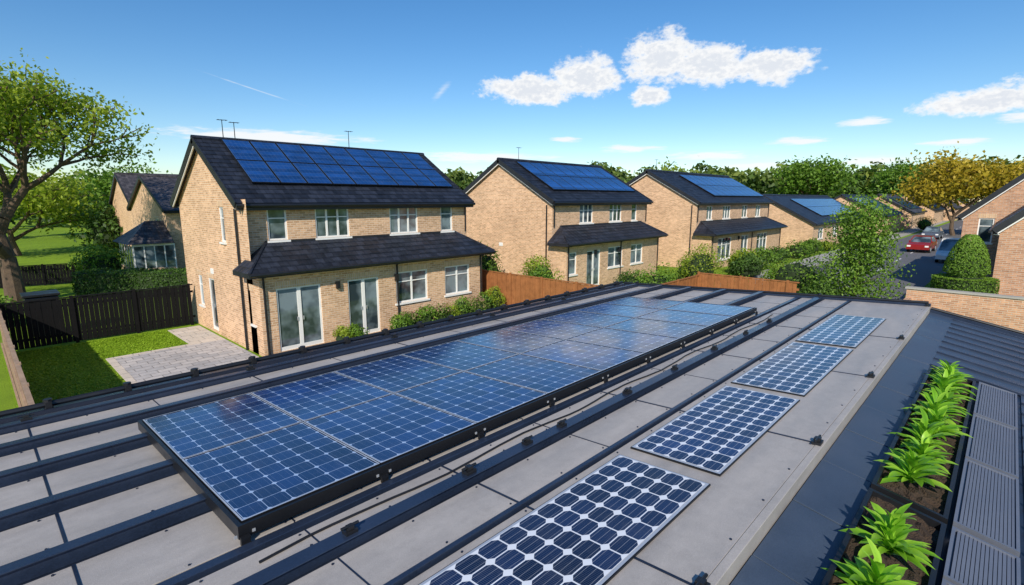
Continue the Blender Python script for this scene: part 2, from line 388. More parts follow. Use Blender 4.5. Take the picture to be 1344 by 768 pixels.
def house(name,x0,x1,y0,y1,eave,ridge,ext=None,upper=(),lower=(),gable=(),panels=None,brick=BRICK,tile=TILE,ov=.32,detail=True,antennas=()):
    e=empty(name,(x0,y0,0)); W=MB(); R=MB(); G=MB(); D=MB()
    TF=lambda u,v,w:(u,y0-w,v); TG=lambda u,v,w:(x0-w,u,v); TR=lambda u,v,w:(x1+w,u,v); TB=lambda u,v,w:(u,y1+w,v)
    low=[] if ext else list(lower)
    grid_wall(W,TF,x0,x1,0,eave,[h for h in list(upper)+low],brick)
    grid_wall(W,TG,y0,y1,0,eave,gable,brick)
    W.poly([TR(y0,0,0),TR(y1,0,0),TR(y1,eave,0),TR(y0,eave,0)],brick); W.poly([TB(x0,0,0),TB(x1,0,0),TB(x1,eave,0),TB(x0,eave,0)],brick)
    ym=(y0+y1)/2
    for X in (x0,x1): W.poly([(X,y0,eave),(X,y1,eave),(X,ym,ridge-.12)],brick)
    for h in list(upper)+low: window(G,TF,h,h[4],h[5])
    for h in gable: window(G,TG,h,h[4],h[5])
    a=math.atan2(ridge-eave,ym-y0); L=math.hypot(ridge-eave,ym-y0); sl=L+ov
    for sgn,yy in ((1,y0),(-1,y1)):
        E=Vector((0,yy-sgn*ov*math.cos(a),eave-ov*math.sin(a)+.06)); Dv=Vector((0,sgn*math.cos(a),math.sin(a))); Nv=Vector((0,-sgn*math.sin(a),math.cos(a)))
        T=lambda u,v,w,E=E,Dv=Dv,Nv=Nv: tuple(Vector((u,0,0))+E+Dv*v+Nv*w)
        R.boxT(T,x0-.22,x1+.22,0,sl,-.10,0,FASCIA,topmat=tile)
        for X in (x0-.24,x1+.20): R.boxT(T,X,X+.04,-.01,sl,-.2,.03,FASCIA)
        if detail:
            R.boxT(T,x0-.20,x0-.16,0.02,sl-.02,-.25,-.10,WHITE)
            s_=.28
            while s_<sl-.1:
                R.boxT(T,x0-.2,x1+.2,s_,s_+.02,-.01,.012,tile); s_+=.28
        if sgn==1 and panels:
            c,r,u0,u1,s0,s1=panels; pw=(u1-u0)/c; ph=(s1-s0)/r; P=MB()
            for i in range(c):
                for j in range(r):
                    P.boxT(T,u0+i*pw+.012,u0+(i+1)*pw-.012,s0+j*ph+.012,s0+(j+1)*ph-.012,.05,.10,FRAME)
                    q=[T(u0+i*pw+.04,s0+j*ph+.04,.104),T(u0+(i+1)*pw-.04,s0+j*ph+.04,.104),T(u0+(i+1)*pw-.04,s0+(j+1)*ph-.04,.104),T(u0+i*pw+.04,s0+(j+1)*ph-.04,.104)]
                    P.poly(q,PVH,[(0,0),(1,0),(1,1),(0,1)])
            P.make('roof_solar_panels',e)
        gy=E.y; gz=E.z
        R.box(x0-.2,x1+.2,min(gy,gy+sgn*.04),max(gy,gy+sgn*.04),gz-.24,gz-.06,FASCIA)
        R.cyl((x0-.22,gy-sgn*.06,gz-.09),(x1+.22,gy-sgn*.06,gz-.09),.06,.06,BLACK,8)
        R.box(x0+.0,x1,min(gy+sgn*.05,yy),max(gy+sgn*.05,yy),gz-.22,gz-.19,WHITE)
    u=x0-.24
    while u<x1+.2:
        R.cyl((u,ym,ridge+.04),(min(u+.4,x1+.24),ym,ridge+.05),.11,.10,tile,8); u+=.4
    if detail:
        for X in (x0+.1,x1-.1): D.cyl((X,y0-.06,(ext[2] if ext else 0)+.0),(X,y0-.06,eave-.05),.038,.038,BLACK,8)
        D.cyl((x0-.06,y0+.35,0),(x0-.06,y0+.35,eave-.3),.038,.038,BLACK,8)
        D.box(x0-.03,x0-.003,ym-.15,ym+.15,2.3,2.5,WHITE)
    for ax,ah in antennas:
        D.cyl((ax,ym,ridge),(ax,ym,ridge+ah),.016,.012,BLACK,6)
        D.cyl((ax-.18,ym-.1,ridge+ah-.02),(ax+.2,ym+.1,ridge+ah+.02),.012,.012,BLACK,5)
        for q in (-.14,-.04,.06,.16): D.cyl((ax+q,ym-.1,ridge+ah),(ax+q,ym+.1,ridge+ah),.008,.008,BLACK,4)
    if ext:
        dep,ze,zt=ext; ye=y0-dep; TE=lambda u,v,w:(u,ye-w,v)
        grid_wall(W,TE,x0,x1,0,ze,[h for h in lower],brick)
        for X in (x0,x1): W.poly([(X,ye,0),(X,y0,0),(X,y0,ze),(X,ye,ze)],brick)
        for h in lower: window(G,TE,h,h[4],h[5])
        o=.4; A=(x0-o,ye-o,ze); B=(x1+o,ye-o,ze); Cc=(x1-.7,y0-.002,zt); Dd=(x0+.7,y0-.002,zt); A2=(x0-o,y0+.0,ze); B2=(x1+o,y0+.0,ze)
        R.poly([A,B,Cc,Dd],tile); R.poly([A,Dd,A2],tile); R.poly([B,B2,Cc],tile)
        sd=Vector(Dd)-Vector((Dd[0],A[1],A[2])); 
        for i in range(1,6):
            f=i/6; y=A[1]+sd.y*f; z=A[2]+sd.z*f; xa=A[0]+(Dd[0]-A[0])*f; xb=B[0]+(Cc[0]-B[0])*f
            R.box(xa,xb,y-.012,y+.012,z-.01,z+.014,tile)
        R.box(x0-o,x1+o,ye-o,ye-o+.03,ze-.15,ze-.003,FASCIA); R.box(x0-o,x0-o+.03,ye-o+.03,y0,ze-.15,ze-.003,FASCIA); R.box(x1+o-.03,x1+o,ye-o+.03,y0,ze-.15,ze-.003,FASCIA)
        R.box(x0-o+.03,x1+o-.03,ye-o+.03,y0-.01,ze-.14,ze-.12,WHITE)
        R.cyl((x0-o,ye-o-.05,ze-.05),(x1+o,ye-o-.05,ze-.05),.055,.055,BLACK,8)
        R.cyl(A,Dd,.05,.05,tile,6); R.cyl(B,Cc,.05,.05,tile,6)
        R.box(x0+.7,x1-.7,y0-.05,y0-.004,zt-.02,zt+.05,FASCIA)
        for X in (x0+.12,(x0+x1)/2+.3,x1-.12):
            D.cyl((X,ye-.05,0),(X,ye-.05,ze-.15),.036,.036,BLACK,8); D.cyl((X,ye-.05,ze-.2),(X,ye-o+.0,ze-.1),.036,.036,BLACK,8)
        for X in (x0+2.6,x0+5.0):
            D.box(X-.06,X+.06,ye-.12,ye-.01,1.95,2.2,BLACK)
    W.make('walls',e); R.make('roof',e); G.make('windows_and_doors',e)
    if D.v: D.make('pipes_and_fittings',e)
    return e

UP1=[(6.9,7.55,3.65,4.72,'win',1),(8.55,9.85,3.65,4.72,'win',3),(11.6,12.95,3.65,4.72,'win',3),(14.15,14.8,3.65,4.72,'win',1)]
LO1=[(6.6,8.1,.1,2.18,'door',2),(9.1,10.35,.1,2.18,'door',2),(11.1,12.6,1.05,2.25,'win',2),(13.5,14.85,1.05,2.25,'win',2)]
GA1=[(19.3,19.75,3.55,4.75,'win',1),(21.0,21.7,.1,2.1,'door',1),(22.4,22.9,.9,2.1,'win',1),(17.2,17.5,1.0,2.1,'win',1)]
house('brick_house',6.1,15.6,17.7,24.4,5.0,7.07,ext=(1.0,2.78,3.6),upper=UP1,lower=LO1,gable=GA1,panels=(9,2,6.75,15.4,1.1,4.1),antennas=((6.9,.75),(7.3,.7),(11.9,.8)))
def shift(hs,dx,sc=1,x0=6.1,nx=0): return [((h[0]-x0)*sc+nx,(h[1]-x0)*sc+nx,*h[2:]) for h in hs]
house('brick_house',21.7,31.6,17.7,25.4,5.0,7.2,ext=(1.0,2.72,3.55),upper=shift(UP1,0,1,nx=21.7)[1:],lower=shift([LO1[1],LO1[2],LO1[3]],0,1.05,nx=20.4)+[(21.95,22.6,1.0,2.2,'win',1)],gable=[],panels=(8,2,22.6,31.2,1.1,4.4),antennas=((23.2,.8),))
house('brick_house',36.3,51.5,16.3,24.3,4.9,7.1,ext=(1.2,2.6,3.4),upper=[(38,39,3.5,4.5,'win',2),(41,42.5,3.5,4.5,'win',3),(45,46.2,3.5,4.5,'win',2),(48.2,49.4,3.5,4.5,'win',2)],lower=[(37.5,40,.6,2.2,'win',3),(42,43.5,.1,2.2,'door',2),(45.5,48,.6,2.2,'win',3)],gable=[],panels=(9,2,40.2,51.2,.8,4.3),antennas=((37.5,.9),))
house('bungalow',58,84,14.0,24,2.7,5.4,upper=[(60,62,1,2.1,'win',2),(66,68,1,2.1,'win',2),(72,74,1,2.1,'win',2),(78,80,1,2.1,'win',2)],panels=(14,2,64,83,1.2,5.0),detail=False)
house('bungalow',88,106,13.0,23,2.8,5.6,panels=(11,2,89,105,1.0,4.9),detail=False)
house('bungalow',110,128,12,22,2.9,5.8,panels=(9,2,113,126,1.0,4.9),detail=False,tile=TILE2)
house('bungalow',133,152,11,21,3.0,6.0,panels=(9,2,136,148,1.0,4.9),detail=False)
house('bungalow',158,180,9.5,20,3.1,6.4,detail=False,tile=TILE2)
house('bungalow',186,210,8,19,3.2,6.8,detail=False,tile=TILE2)
house('bungalow',125,140,-5,3,3,6.0,detail=False,tile=TILE2)
house('bungalow',150,170,-4,4,3,6.2,detail=False,tile=TILE2)
house('bungalow',88,104,30,40,3,6.2,detail=False,tile=TILE2)
house('brick_house',36,50,-8.6,1.75,4.3,9.2,gable=[(.55,1.15,2.8,4.05,'win',1)],brick=BRICK2,tile=TILE2)
house('brick_house',28,35.7,-6.5,.22,4.0,7.2,gable=[(-2.4,-1.3,2.6,3.7,'win',2)],brick=BRICK2,tile=TILE2)
house('brick_house',9.2,20,40,50,4.4,6.6,gable=[(42,43,2.6,3.7,'win',1)],tile=TILE2,detail=False)
house('brick_house',10,20,54,62,4.8,7.2,tile=TILE2,detail=False)
e=empty('conservatory',(7.6,40,0)); m=MB()
for i in range(5):
    x=7.0+i*.55; m.box(x,x+.06,39.0,39.08,0,2.2,WHITE)
m.box(7.0,9.2,39.03,39.06,.7,2.1,GLASS); m.box(7.0,9.2,39.0,39.1,0,.7,BRICK); m.box(7.0,9.2,38.98,39.1,2.1,2.25,WHITE)
for i in range(6):
    y=39.1+i*.75; m.box(6.98,7.04,y,y+.06,0,2.2,WHITE)
m.box(7.0,7.03,39.1,43,.7,2.1,GLASS); m.box(6.98,7.06,39.1,43,0,.7,BRICK)
m.poly([(6.7,38.7,2.25),(9.2,38.7,2.25),(9.2,41,3.6),(8.2,41,3.6)],TILE2); m.poly([(6.7,38.7,2.25),(8.2,41,3.6),(6.7,43.3,2.25)],TILE2); m.poly([(6.7,43.3,2.25),(8.2,41,3.6),(9.2,41,3.6),(9.2,43.3,2.25)],TILE2)
m.make('conservatory_body',e)

# ------------------------------------------------------------------ ground
m=MB(); m.poly([(-1500,-1500,0),(1500,-1500,0),(1500,1500,0),(-1500,1500,0)],GROUND); m.make('ground')
m=MB(); m.poly([(.3,8.6,.004),(16,8.6,.004),(16,24,.004),(.3,24,.004)],LAWN); m.make('lawn')
m=MB(); m.box(2.75,5.98,15.3,20.0,0,.03,PAVE); m.box(2.55,2.75,15.3,20.2,0,.034,PAVEB); m.box(2.75,5.98,20.0,20.2,0,.034,PAVEB); m.box(4.9,5.98,20.2,23,0,.03,PAVEB); m.box(2.55,5.98,15.05,15.3,0,.034,PAVEB)
m.box(5.98,16,15.2,15.9,0,.03,PAVE); m.make('patio')
m=MB(); m.box(6.0,15.9,15.9,16.68,0,.035,MULCH); m.make('flower_bed')
m=MB(); m.poly([(30,3.2,.004),(260,1.2,.004),(260,8.6,.004),(30,10.2,.004)],ASPH); m.poly([(46,-20,.006),(52,-20,.006),(52,3,.006),(46,3,.006)],ASPH); m.make('road')
m=MB(); m.box(30,260,10.2,10.32,0,.12,CONC); m.box(30,260,10.32,12.0,0,.11,CONC); m.box(52,260,1.0,1.12,0,.12,CONC); m.make('pavement')
m=MB()
for i in range(20): m.box(34+i*9,37+i*9,6.3,6.42,.008,.012,WHITE)
m.make('road_marking')
n=42000; gx=rng.uniform(.55,5.9,n); gy=rng.uniform(10,23.2,n); keep=~((gx>2.5)&(gy>15.0)&(gy<20.25))&~((gx>4.85)&(gy>20)); gx=gx[keep]; gy=gy[keep]; n=len(gx)
Pg=np.stack([gx,gy,rng.uniform(.01,.03,n)],1)
L_GRASS=leafmat('grass_blades',(.14,.25,.012),(.23,.38,.018),(.34,.50,.04),.3)
leaves('lawn_grass',Pg,rng.uniform(.02,.04,n),np.clip(.5+.25*np.sin(gx*2.1)*np.sin(gy*1.3)+rng.uniform(-.35,.35,n),0,1),L_GRASS,np.tile(np.array([[0.,0.,1.2]]),(n,1)))

# ------------------------------------------------------------------ fences / walls
def fence(name,p0,p1,h,mat,bw=.14,posts=True,z0=0):
    a=Vector((*p0,0)); b=Vector((*p1,0)); d=b-a; L=d.length; d.normalize(); n=Vector((-d.y,d.x,0)); m=MB(); rr=random.Random(3)
    T=lambda u,v,w: tuple(a+d*u+n*v+Vector((0,0,z0+w)))
    k=int(L/bw)
    for i in range(k): 
        o=.012*(i%2); m.boxT(T,i*bw+.004,(i+1)*bw-.004,-.01+o,.01+o,.06,h-rr.uniform(0,.02),mat)
    for z in (.3,h-.3): m.boxT(T,0,L,.03,.07,z,z+.08,mat)
    m.boxT(T,0,L,-.03,.05,h+.002,h+.04,mat)
    i=0
    while posts and i<=L: m.boxT(T,i-.05,i+.05,-.045,-.012,0,h+.08,mat); i+=1.8
    return m.make(name)
fence('wooden_fence',(.45,23.4),(6.0,23.4),1.62,WOODD)
fence('wooden_fence',(.4,9),(.4,23.4),1.62,WOODL)
fence('wooden_fence',(16.3,17.4),(16.3,9.5),1.75,WOODB)
fence('wooden_fence',(16.3,9.5),(22,9.6),1.7,WOODB)
fence('wooden_fence',(22,9.6),(22,5.6),1.8,WOODB)
fence('wooden_fence',(-13,44),(6,40),1.2,WOODD)
m=MB(); m.box(25.2,25.45,-6,2.6,0,1.55,BRICK2); m.box(25.15,25.5,-6.05,2.65,1.55,1.62,CONC); m.box(22.1,25.2,2.4,2.6,0,1.2,BRICK2); m.make('brick_wall')
m=MB(); 
T=lambda u,v,w:(1.6+u*(1+.12*w),25.5+v*(1+.12*w),w)
m.boxT(T,-.4,.4,-.4,.4,.08,1.5,BLACK); m.box(1.08,2.12,24.98,26.02,1.53,1.62,BLACK); m.cyl((1.2,25.9,.12),(2.0,25.9,.12),.12,.12,BLACK,10); m.make('waste_bin',bevel=.02)

# ------------------------------------------------------------------ own roof
XN,XF=-7.0,13.2
zr=lambda y:2.88-(y-.92)*.0535
zs=lambda y:2.76-(.92-y)*.2
own=empty('metal_roof_building',(0,0,0))
TRf=lambda u,v,w:(u,v,zr(v)+w)
TSf=lambda u,v,w:(u,v,zs(v)+w)
m=MB()
m.boxT(TRf,XN,XF,1.0,8.0,-.16,-.035,NAVYD)  # deck coloured dark so the wide gaps stand in for batten shadows
bands=[(1.0,2.28),(2.36,2.80),(3.02,3.26),(3.42,4.04),(4.36,4.94),(5.26,5.86),(6.18,6.72),(7.02,7.50),(7.72,7.95)]
cuts=[XN,-4.6,-2.2,.2,2.55,4.95,7.35,9.75,XF-.03]
for b0,b1 in bands:
    for i in range(len(cuts)-1):
        m.boxT(TRf,cuts[i]+.006,cuts[i+1]-.006,b0,b1,-.03,0+.0015*(i%2),SHEET)
m.make('roof_sheets',own,bevel=.004)
m=MB()
for y in (4.16,5.06,5.98,6.82,7.56): 
    m.boxT(TRf,XN,XF-.02,y-.035,y+.035,-.034,.075,NAVY)
    m.boxT(TRf,XN,XF-.02,y-.055,y+.055,.075,.088,NAVY)
m.boxT(TRf,XN,XF-.02,2.30,2.34,-.034,.03,NAVY)
m.boxT(TRf,XN,XF-.02,2.86,2.95,-.034,.05,NAVY); m.boxT(TRf,XN,XF-.02,2.84,2.97,.05,.06,NAVY)
m.boxT(TRf,XN,XF-.02,3.30,3.38,-.034,.02,NAVY)  # dark strip painted in as the shadow along the array's front edge
m.make('seam_battens_and_shade_strip',own,bevel=.004)
m=MB()
m.boxT(lambda u,v,w:(u,v,zr(1.0)+w),XN,XF,.94,.997,-.17,.004,SHEET)
m.boxT(TRf,XF-.025,XF+.06,.94,8.0,-.2,.05,NAVY)
m.cyl((XF+.02,.98,zr(.98)+.07),(XF+.02,8,zr(8)+.07),.03,.03,BLACK,8)
m.make('roof_edge_trim',own,bevel=.004)
m=MB()
m.boxT(TRf,XN,XF+.1,8.0,8.14,-.25,.04,NAVY); m.boxT(TRf,XN,XF+.1,7.955,7.985,-.03,.05,NAVYD)
m.boxT(TRf,XN,XF+.1,8.14,8.3,-.22,-.16,BLACK); m.boxT(TRf,XN,XF+.1,8.28,8.3,-.16,-.04,BLACK)
m.cyl((XN,8.07,zr(8)+.085),(XF,8.07,zr(8)+.085),.035,.035,BLACK,8)
x=XN+.4
while x<XF:
    m.boxT(TRf,x-.03,x+.03,7.99,8.16,.04,.13,BLACK); m.cyl((x,8.07,zr(8)+.04),(x,8.07,zr(8)+.15),.045,.045,BLACK,8)
    x+=.78
m.make('gutter',own)
m=MB()
def clip(x,y,T=TRf,s=1,w0=.0):
    m.boxT(T,x-.06*s,x+.06*s,y-.045*s,y+.045*s,w0,w0+.035*s,BLACK); m.boxT(T,x-.03*s,x+.03*s,y-.03*s,y+.03*s,w0+.035*s,w0+.075*s,BLACK)
    p=T(x,y,w0+.05); m.cyl((p[0]-.09*s,p[1],p[2]),(p[0]+.09*s,p[1],p[2]),.014*s,.014*s,BLACK,8)
for x in cuts[3:]:
    clip(x,2.905,w0=.06,s=.8)
    clip(x,7.56,w0=.088,s=.8); clip(x,.99,s=.8)
for x in (1.5,3.25,3.75,6.1,8.6): clip(x,2.905,s=.7,w0=.06)
for x in cuts[1:-1]:
    for b0,b1 in bands: m.boxT(TRf,x-.008,x+.008,b0,b1,-.01,.007,NAVYD)
for x in (1.35,3.75,6.15,8.55,10.9,12.1):
    for b0,b1 in bands[1:]: m.boxT(TRf,x-.005,x+.005,b0,b1,-.01,.005,NAVYD)
for b0,b1 in bands:
    x=-.5
    while x<XF-.2:
        for y in (b0+.035,b1-.035): m.cyl(TRf(x,y,0),TRf(x,y,.008),.009,.008,NAVYD,6)
        x+=.6
m.make('roof_clips_and_seams',own)
m=MB()
px=None; rr=random.Random(4)
for i in range(60):
    x=1.0+i*.165; p=Vector(TRf(x,3.13+.03*math.sin(i*.55)+rr.uniform(-.006,.006),.012))
    if px is not None: m.cyl(px,p,.009,.009,BLACK,6,cap=False)
    px=p
m.make('cable',own)
m=MB()
m.boxT(TSf,XN,XF,-5.5,.94,-.14,-.012,NAVYD)
x=XN; i=0
while x<XF-.1:
    m.boxT(TSf,x+.006,min(x+.85,XF)-.006,.56,.93,-.012,.006+.003*(i%2),SLATE)
    m.boxT(TSf,x+.006,min(x+.85,XF)-.006,-5.5,-.38,-.012,.004,SLATE)
    if x>8.3: m.boxT(TSf,x+.006,min(x+.85,XF)-.006,-.38,.56,-.012,.006,SLATE)
    x+=.85;i+=1
x=XN
while x<XF:
    m.boxT(TSf,x-.015,x+.015,-5.5,-.38,.0,.035,NAVY)
    if x>8.9: m.boxT(TSf,x-.015,x+.015,-.38,.56,.0,.035,NAVY)
    x+=.425
m.boxT(TSf,XF-.05,XF+.06,-5.5,.94,-.2,.06,NAVY)
m.cyl(TSf(XF,.93,.08),TSf(XF,-5.5,.08),.03,.03,BLACK,8)
m.make('lower_roof',own,bevel=.003)
m=MB(); m.box(XN+.1,XF-.1,-5.3,7.85,0,1.45,BRICK); 
m.poly([(XF-.1,7.85,1.45),(XF-.1,-5.3,1.45),(XF-.1,.9,2.6),(XF-.1,7.85,2.35)],BRICK)
m.poly([(XN+.1,7.85,1.45),(XF-.1,7.85,1.45),(XF-.1,7.85,2.38),(XN+.1,7.85,2.38)],BRICK); m.make('walls',own)

def planter(x0,x1,plants,y0=.06,y1=.54):
    e=empty('planter_box',(x0,y0,zs(.3))); m=MB(); T=lambda u,v,w:(u,v,zs(v)+w)
    m.boxT(T,x0,x1,y0,y0+.03,0,.10,FRAME); m.boxT(T,x0,x1,y1-.03,y1,0,.10,FRAME); m.boxT(T,x0,x0+.03,y0+.03,y1-.03,0,.10,FRAME); m.boxT(T,x1-.03,x1,y0+.03,y1-.03,0,.10,FRAME)
    m.make('box',e,bevel=.004)
    m=MB(); nx=int((x1-x0)/.04); ny=12
    rr=random.Random(5); H={}
    for i in range(nx+1):
        for j in range(ny+1): H[i,j]=T(x0+.03+(x1-x0-.06)*i/nx,y0+.03+(y1-y0-.06)*j/ny,.055+rr.uniform(-.018,.02))
    for i in range(nx):
        for j in range(ny): m.poly([H[i,j],H[i+1,j],H[i+1,j+1],H[i,j+1]],SOIL)
    m.make('soil',e)
    for (px,py,s,sd) in plants: plant(px,py,zs(py)+.05,s,sd)
def plant(px,py,pz,s,sd):
    rr=random.Random(sd); V=[];F=[];Tn=[]
    nl=46
    for k in range(nl):
        az=k*2.399+rr.uniform(-.3,.3); el=math.radians(84-58*(k/nl)+rr.uniform(-8,8)); L=s*rr.uniform(.7,1.1)*(.65+.4*k/nl); wd=L*rr.uniform(.10,.16)
        h=rr.uniform(0,.75)*s*(1-k/nl)+.02*s
        p=Vector((px,py,pz+h)); n=6; base=len(V); tint=rr.uniform(.2,.95)
        side=Vector((-math.sin(az),math.cos(az),0))
        for i in range(n+1):
            f=i/n; w=wd*math.sin(math.pi*min(1,(f*.92+.08)))**.8*(1 if f<.97 else .05)
            dirv=Vector((math.cos(az)*math.cos(el),math.sin(az)*math.cos(el),math.sin(el)))
            V+= [tuple(p-side*w+Vector((0,0,w*.35))),tuple(p),tuple(p+side*w+Vector((0,0,w*.35)))]
            Tn+=[tint+.1,tint-.15,tint+.1]
            p=p+dirv*L/n; el-=rr.uniform(.08,.24)
        for i in range(n):
            a=base+i*3; F+=[(a,a+1,a+4,a+3),(a+1,a+2,a+5,a+4)]
    me=bpy.data.meshes.new('leafy_plant'); me.from_pydata(V,[],F); me.materials.append(L_PLANT)
    at=me.attributes.new('tint','FLOAT','POINT'); at.data.foreach_set('value',[max(0,min(1,t)) for t in Tn])
    me.polygons.foreach_set('use_smooth',[True]*len(F))
    o=bpy.data.objects.new('leafy_plant',me); COL.objects.link(o)
planter(2.6,4.62,[(2.9,.3,.29,1),(3.35,.30,.30,2),(3.92,.31,.32,3)])
planter(4.7,8.75,[(5.1,.33,.31,4),(5.55,.30,.27,5),(5.95,.33,.30,6),(6.35,.28,.29,7),(6.8,.32,.31,8),(7.2,.28,.29,9),(7.65,.32,.31,10),(8.1,.3,.29,11),(8.45,.33,.27,12)])
def louvre(x0,x1,y0=-.33,y1=.03):
    m=MB(); T=TSf
    m.boxT(T,x0,x1,y0,y0+.02,.0,.11,ALUD); m.boxT(T,x0,x1,y1-.02,y1,.0,.11,ALUD); m.boxT(T,x0,x0+.02,y0+.02,y1-.02,0,.11,ALUD); m.boxT(T,x1-.02,x1,y0+.02,y1-.02,0,.11,ALUD)
    m.boxT(T,x0+.02,x1-.02,y0+.02,y1-.02,0,.085,NAVY)
    n=int((y1-y0)/.022)
    for i in range(n):
        y=y0+.024+i*.022
        if y+.02<y1-.02: m.boxT(T,x0+.02,x1-.02,y,y+.018,.085,.1,SLATEL)
    m.make('louvre_panel')
louvre(2.4,3.9); louvre(3.94,4.62); louvre(4.7,6.0); louvre(6.05,7.35); louvre(7.4,8.75)

# ------------------------------------------------------------------ solar array on own roof
PH=1.42
def solar(x0,y0,w,h,lift=.10):
    e=empty('solar_panel',(x0+w/2,y0+h/2,zr(y0+h/2)+lift)); m=MB(); T=TRf; t=.012
    l0,l1=lift-.0,lift+.045
    m.boxT(T,x0,x0+w,y0,y0+t,l0,l1,FRAME,topmat=ALU); m.boxT(T,x0,x0+w,y0+h-t,y0+h,l0,l1,FRAME,topmat=ALU)
    m.boxT(T,x0,x0+t,y0+t,y0+h-t,l0,l1,FRAME,topmat=ALU); m.boxT(T,x0+w-t,x0+w,y0+t,y0+h-t,l0,l1,FRAME,topmat=ALU)
    m.boxT(T,x0+t,x0+w-t,y0+t,y0+h-t,l0+.006,l0+.02,FRAME)
    q=[T(a,b,l1-.006) for a,b in ((x0+t,y0+t),(x0+w-t,y0+t),(x0+w-t,y0+h-t),(x0+t,y0+h-t))]
    m.poly(q,PV,[(-.01,-.01),(1.01,-.01),(1.01,1.01),(-.01,1.01)]); m.make('panel',e)
    return e
AX,AY=1.02,3.46
NC=9; PW=9.6/NC
for i in range(NC):
    for j in range(2): solar(AX+i*PW+.004,AY+j*PH+.004,PW-.008,PH-.008)
e=empty('solar_mounting_frame',(AX,AY,zr(AY))); m=MB(); T=TRf; XE=AX+NC*PW; YE=AY+2*PH
m.boxT(T,AX-.035,XE+.035,AY-.035,AY-.004,.04,.135,FRAME); m.boxT(T,AX-.035,XE+.035,YE+.004,YE+.035,.04,.135,FRAME)
m.boxT(T,AX-.035,AX-.004,AY-.004,YE+.004,.04,.135,FRAME); m.boxT(T,XE+.004,XE+.035,AY-.004,YE+.004,.04,.135,FRAME)
for i in range(0,NC+1):
    x=AX+i*PW
    m.boxT(T,x-.03,x+.03,AY-.06,AY-.036,-.0,.06,BLACK); m.boxT(T,x-.03,x+.03,AY-.10,AY-.036,-.0,.012,BLACK)
    m.boxT(T,x-.065,x-.045,AY-.042,AY-.036,.06,.08,ALU); m.boxT(T,x+.05,x+.07,AY-.042,AY-.036,.06,.08,ALU)
m.make('frame',e,bevel=.002)
def strip(x0,x1,y0=1.40,y1=2.2):
    m=MB(); T=TRf
    m.boxT(T,x0,x1,y0,y1,.003,.016,FRAME)
    q=[T(a,b,.019) for a,b in ((x0+.008,y0+.008),(x1-.008,y0+.008),(x1-.008,y1-.008),(x0+.008,y1-.008))]
    m.poly(q,ALU)
    q=[T(a,b,.0215) for a,b in ((x0+.03,y0+.03),(x0+.03,y1-.03),(x1-.03,y1-.03),(x1-.03,y0+.03))]
    m.poly(q,PVB,[(0,0),(1,0),(1,1),(0,1)])
    m.make('flexible_solar_panel')
strip(1.15,3.66); strip(3.84,5.98); strip(6.14,8.6); strip(8.74,11.3)

# ------------------------------------------------------------------ vegetation
tree('broadleaf_tree',(1.3,34.5),12.7,8.0,seed=11,levels=5,nleaf=30000,ls=.11,mat=L_TREE,r0=.42,fork=.2,sig=.42)
bush('broadleaf_tree',26.0,4.45,1.75,1.75,5.3,L_GREEN,12000,.065,5,lumps=48,taper=.62)
tree('broadleaf_tree',(3,64),7.5,6,seed=21,levels=4,nleaf=7000,ls=.2,mat=L_TREE,r0=.3,sig=.9)
tree('broadleaf_tree',(12,80),9,7,seed=22,levels=4,nleaf=7000,ls=.24,mat=L_GREEN,r0=.3,sig=1.1)
tree('autumn_tree',(95,5.5),11.5,7.0,seed=8,levels=4,nleaf=10000,ls=.28,mat=L_YEL,r0=.3,sig=1.1)
tree('autumn_tree',(100,-1.5),10,5.0,seed=9,levels=4,nleaf=7000,ls=.28,mat=L_YEL,r0=.3,sig=1.1)
tree('broadleaf_tree',(150,17),13,8.0,seed=31,levels=4,nleaf=9000,ls=.38,mat=L_GREEN,r0=.3,sig=1.5)
tree('broadleaf_tree',(120,30),13,6,seed=33,levels=4,nleaf=8000,ls=.34,mat=L_GREEN,r0=.3,sig=1.3)
tree('broadleaf_tree',(60,31),9.5,3,seed=32,levels=4,nleaf=5000,ls=.2,mat=L_TREE,r0=.2,sig=.6)
hedge('hedge',(4.0,35),(8.5,30.5),1.6,1.3,n=7000,ls=.06)
hedge('hedge',(-14,30),(0,33),1.2,1.1,n=4000,mat=L_GREEN)
bush('shrub',10,62,3.5,3.5,4.2,L_DARK,3000,.2,1)
bush('shrub',-1.5,31,1.6,1.6,1.9,L_TREE,2500,.08,2)
bush('shrub',.3,28.5,1.0,1.0,1.3,L_GREEN,1500,.07,3)
bush('shrub',5.5,40,1.6,1.6,2.2,L_GREEN,2000,.09,4)
k=0
for x,r,h,mt in ((8.5,.35,.6,L_TREE),(8.95,.3,.7,L_GREEN),(10.65,.4,.8,L_GREEN),(11.2,.45,.75,L_PINK),(11.9,.5,.85,L_GREEN),(12.6,.45,.9,L_PINK),(13.2,.4,.8,L_TREE),(13.8,.5,1.0,L_GREEN),(14.5,.45,.9,L_PINK),(15.2,.5,1.1,L_GREEN),(15.7,.4,1.3,L_TREE)):
    bush('flowering_shrub' if mt is L_PINK else 'shrub',x,16.1-.12*(k%3),r*1.1,.45,h*1.1,mt,1200,.042,k,lumps=11); k+=1
